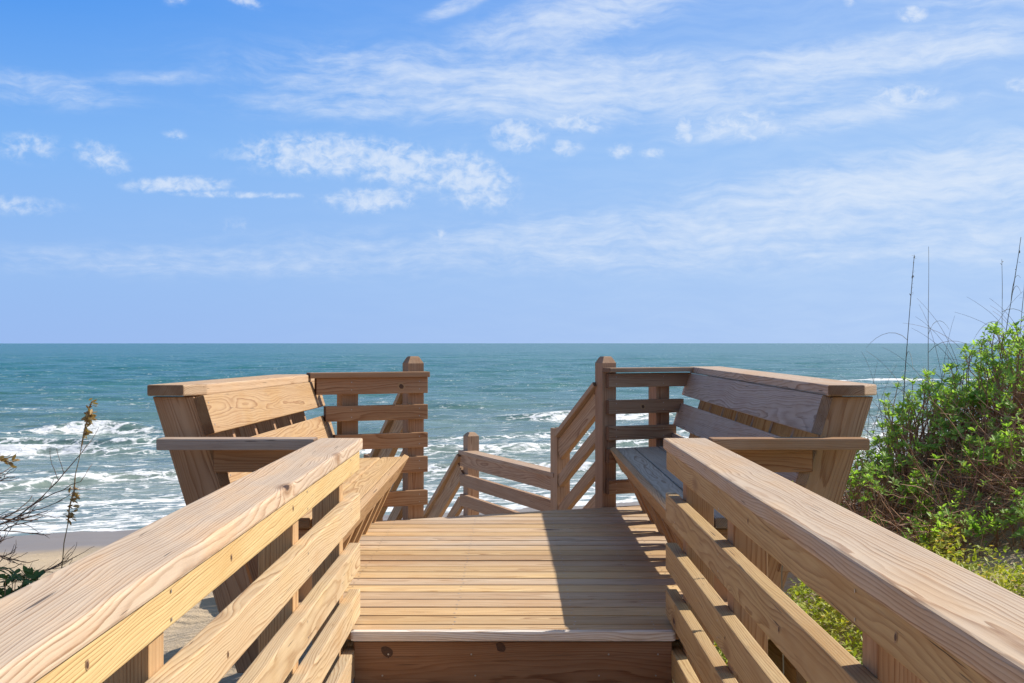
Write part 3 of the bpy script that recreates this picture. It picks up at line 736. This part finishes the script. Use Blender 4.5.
# tangle of dead stems over the dune face
S = Q()
for k in range(3000):
    x = rng.uniform(1.6, 4.4); y = rng.uniform(5.9, 8.7)
    if rng.random() < .45: x = rng.uniform(1.7, 3.1); y = rng.uniform(6.0, 7.8)
    if x < 1.65+(.15*(y-6)) or y < 6.35-.1*rng.random(): continue
    if (x-2.40)**2/.05+(y-6.25)**2/.10 < 1: continue
    p = Vector((x, y, gz(x, y)+rng.uniform(-.02, .10)+(.16*rng.random() if rng.random() < .5 else 0))); ln = rng.uniform(.12, .45)
    d = Vector((rng.gauss(-.2, .8), rng.gauss(-.3, .7), rng.uniform(-.5, .9))).normalized(); pts = [p]
    for i in range(4): d = (d+rv(.22)).normalized(); pts.append(pts[-1]+d*ln/4)
    S.tube(pts, rng.uniform(.002, .0045), .0012, rng.random(), 0, 3)
tag(S.build('dead_brush', [TWIG]), 'brown tangle of dead stems covering the dune face among the shrubs', 'dead brush', kind='stuff')

# flowering ground cover
G = Q()
def cover_pt():
    x = rng.uniform(.72, 3.4); y = rng.uniform(1.6, 6.9); return x, y
cnt = 0
while cnt < 26000:
    x, y = cover_pt()
    if y > 6.5 and rng.random() < .9: continue
    dn = float(fbm(np.array([x*2.1]), np.array([y*2.1]), 2, 77)[0])
    if dn < .34 and rng.random() < .5: continue
    if (x-2.38)**2/.06+(y-6.2)**2/.12 < 1: continue
    hgt = rng.random()**.7*.17*(.5+dn); p = Vector((x, y, gz(x, y)+hgt+.005)); hue = rng.random()*.7+dn-.4
    if rng.random() < .085:
        for k in range(6):
            t = k*math.tau/6; G.leaf(p+Vector((0, 0, .02)), Vector((math.cos(t), math.sin(t), .35)), UP, .012, .009, rng.random(), 1)
    else:
        for k in range(3): d = Vector((rng.gauss(0, 1), rng.gauss(0, 1), rng.uniform(.1, 1.2))); G.leaf(p+rv(.008), d, UP, rng.uniform(.020, .042), rng.uniform(.009, .017), hue+rng.uniform(-.15, .15), 0)
    cnt += 1
tag(G.build('ground_cover', [COVER, PETAL]), 'yellow flowering green ground cover on the sand right of the walkway', 'ground cover', kind='stuff')

# tall grass stalks
def stalk(x, y, hgt, lean, label, name='sea_oats_stalk', seeds=6, blades=2, mat=STALK, r=.0035, seedm=None, grp='tall dry stalks on the right dune', sz=.02, zb=None):
    z0 = gz(x, y) if zb is None else zb; t = empty(name, (x, y, z0), label, 'grass stalk', grp)
    S = Q(); d = Vector((lean[0], lean[1], 1)).normalized(); pts = [Vector((x, y, z0))]
    for i in range(10): d = (d+Vector((lean[0], lean[1], 0))*.03+rv(.012)).normalized(); pts.append(pts[-1]+d*hgt/10)
    S.tube(pts, r, r*.4, rng.random(), 0, 5); S.build('stem', [mat], t)
    if seeds:
        L = Q()
        for k in range(seeds):
            u = rng.uniform(.74, 1.0)*10; i = min(int(u), 9); p = pts[i].lerp(pts[i+1], u-i); dd = Vector((rng.gauss(.3, .5), rng.gauss(0, .5), rng.uniform(-.4, .6)))
            L.leaf(p, dd, UP, sz*rng.uniform(.7, 1.3), sz*.4, rng.random())
        L.tube(pts[7:], r*.75, r*.5, .5, 0, 5)
        L.build('seed_head', [seedm or mat], t)
    if blades:
        for k in range(blades):
            L = Q(); i = rng.randint(2, 6); p = pts[i]; d = Vector((rng.gauss(0, 1), rng.gauss(0, .6), 1.4)).normalized(); q = [p]
            for j in range(7): d = (d+Vector((d.x*.12, d.y*.12, -.27))).normalized(); q.append(q[-1]+d*.05)
            L.tube(q, .002, .0008, rng.random(), 0, 3)
            L.build('blade', [mat], t)
    return t
stalk(2.32, 7.75, 1.02, (.055, 0), 'tall dark seeded stalk standing left of the shrubs, against the sky', seeds=16, blades=3, zb=-.50)
stalk(2.52, 7.9, 1.08, (.0, 0), 'thin straight bare stalk just right of the seeded one', seeds=0, blades=2, r=.0028, zb=-.50)
stalk(2.98, 8.0, 1.0, (.12, 0), 'long stalk leaning right beyond the dense shrub, reaching highest in the sky', seeds=3, blades=4, zb=-.35)
stalk(2.97, 7.9, .80, (.0, 0), 'short upright thin stalk beside the long leaning stalk', seeds=2, blades=3, r=.0025, zb=-.3)
stalk(3.06, 7.9, .70, (.03, 0), 'short seeded stalk near the right edge of the dune', seeds=5, blades=3, r=.0028, zb=-.3)
stalk(3.12, 8.0, .52, (.02, 0), 'shortest dark tipped stalk at the right edge of the dune', seeds=9, blades=3, r=.0028, zb=-.25)
# arching dry blades over the crest
S = Q()
for k in range(30):
    x = rng.uniform(2.15, 3.3); y = rng.uniform(7.5, 8.3); p = Vector((x, y, gz(x, y)+.45)); d = Vector((rng.gauss(0, .45), rng.gauss(0, .3), 1)).normalized(); q = [p]; ln = rng.uniform(.3, .62)
    for j in range(8): d = (d+Vector((d.x*.10, d.y*.10, -.10*rng.random()))).normalized(); q.append(q[-1]+d*ln/8)
    S.tube(q, .0018, .0007, rng.random(), 0, 3)
tag(S.build('dry_grass', [GREYTWIG]), 'fine arching dry grass blades above the shrub tops', 'dry grass', kind='stuff')

# left side: bare twigs, seeded oats, leafy plant
t = empty('bare_shrub', (-2.1, 5.2, gz(-2.1, 5.2)), 'bare dark curling twigs left of the railing in front of the beach', 'shrub')
S = Q()
def branch(p, d, ln, r, lev):
    q = [p]; 
    for j in range(6): d = (d+rv(.14)+Vector((0, 0, .03))).normalized(); q.append(q[-1]+d*ln/6)
    S.tube(q, r, r*.5, rng.random()*.5, 0, 5)
    if lev: 
        for k in range(rng.randint(3, 5)):
            i = rng.randint(1, 6); dd = (q[i]-q[i-1]).normalized()+Vector((rng.gauss(.1, .6), rng.gauss(0, .4), rng.uniform(-.3, .6))); branch(q[i], dd.normalized(), ln*rng.uniform(.4, .65), r*.6, lev-1)
for k in range(9): branch(Vector((-2.27+rng.uniform(-.1, .1), 5.2+rng.uniform(-.1, .1), -1.02+.045*k)), Vector((1, rng.gauss(0, .2), rng.uniform(-.5, .1))).normalized(), rng.uniform(.22, .36), .0045, 2)
S.tube([Vector((-2.1, 5.2, gz(-2.1, 5.2)-.05)), Vector((-2.2, 5.2, -1.3)), Vector((-2.25, 5.2, -1.02))], .010, .006, .3, 0, 6)
S.build('branch', [GREYTWIG], t)
def oat(ctrl, label, heads, sz=.022):
    x, y, zb = ctrl[0]
    t = empty('sea_oats', (x, y, zb), label, 'sea oats', 'seeded sea oats left of the railing'); S = Q()
    P_ = [Vector(q) for q in ctrl]; P_ = [P_[0]]+P_+[P_[-1]]; pts = []
    for i in range(1, len(P_)-2):
        for k in range(6):
            u = k/6; a, b, c, d = P_[i-1:i+3]
            pts.append(.5*((2*b)+(c-a)*u+(2*a-5*b+4*c-d)*u*u+(3*b-a-3*c+d)*u**3)+rv(.002))
    pts.append(P_[-1]); n = len(pts)-1
    S.tube(pts, .003, .0013, .7, 0, 5); S.build('stem', [STRAW], t)
    for (u0, k_, sp) in heads:
        L = Q()
        for k in range(k_):
            u = min(max(u0+rng.gauss(0, sp), .02), .999)*n; i = int(u); p = pts[i].lerp(pts[i+1], u-i)+rv(.007); dd = Vector((rng.gauss(.6, .5), rng.gauss(0, .5), rng.gauss(-.1, .5)))
            L.leaf(p, dd, rv(), sz*rng.uniform(.7, 1.35), sz*.42, rng.random())
        lo = max(int((u0-2.2*sp)*n), 0); hi = min(int((u0+2.2*sp)*n)+2, n+1); L.tube(pts[lo:hi], .0034, .0026, .5, 0, 5)
        L.build('seed_head', [SEED], t)
oat([(-1.95, 5.35, gz(-1.95, 5.35)), (-1.87, 5.35, -1.0), (-1.80, 5.35, -.55), (-1.735, 5.35, -.25)], 'upright dry sea oats stem with brown seed clusters against the surf', [(.985, 12, .008), (.90, 60, .018), (.83, 16, .008), (.60, 26, .013), (.53, 28, .013)], .026)
oat([(-2.42, 5.1, gz(-2.42, 5.1)), (-2.36, 5.1, -.9), (-2.20, 5.1, -.45), (-1.97, 5.1, -.475)], 'drooping golden seed head at the left edge of the picture', [(.90, 34, .07)], .034)
t = empty('leafy_plant', (-1.98, 5.0, gz(-1.98, 5.0)), 'small dark green leafy plant at the left edge below the bare twigs', 'plant')
S = Q(); L = Q()
for k in range(15):
    b0 = Vector((-2.0+rng.gauss(0, .06), 5.0+rng.gauss(0, .06), gz(-1.98, 5.0)-.02)); tp = Vector((-1.92+rng.gauss(0, .07), 5.0+rng.gauss(0, .08), -.88+rng.gauss(0, .035)))
    S.tube([b0, b0.lerp(tp, .5)+rv(.02), tp], .003, .0015, .6, 0, 4)
    for j in range(3): rosette(L, tp.lerp(b0, j*.09), Vector((rng.gauss(0, .25), rng.gauss(0, .25), 1)), 7, .055, .5)
S.build('stem', [TWIG], t); L.build('foliage', [DARKLEAF], t)
# small yellow-green weed poking above the right handrail
t = empty('weed', (.82, 3.9, gz(.82, 3.9)), 'little yellow green weed tip poking up behind the right handrail by the bench', 'plant')
S = Q(); L = Q(); z0 = gz(.82, 3.9); S.tube([Vector((.82, 3.9, z0)), Vector((.81, 3.92, -.7)), Vector((.83, 3.9, -.43))], .003, .0015, .6, 0, 4)
for k in range(46): u = rng.random(); p = Vector((.81, 3.92, -.62)).lerp(Vector((.832, 3.9, -.43)), u); L.leaf(p, Vector((rng.gauss(0, 1), rng.gauss(0, 1), .8)), UP, .022, .010, rng.random()+.2)
S.build('stem', [STALK], t); L.build('foliage', [COVER], t)
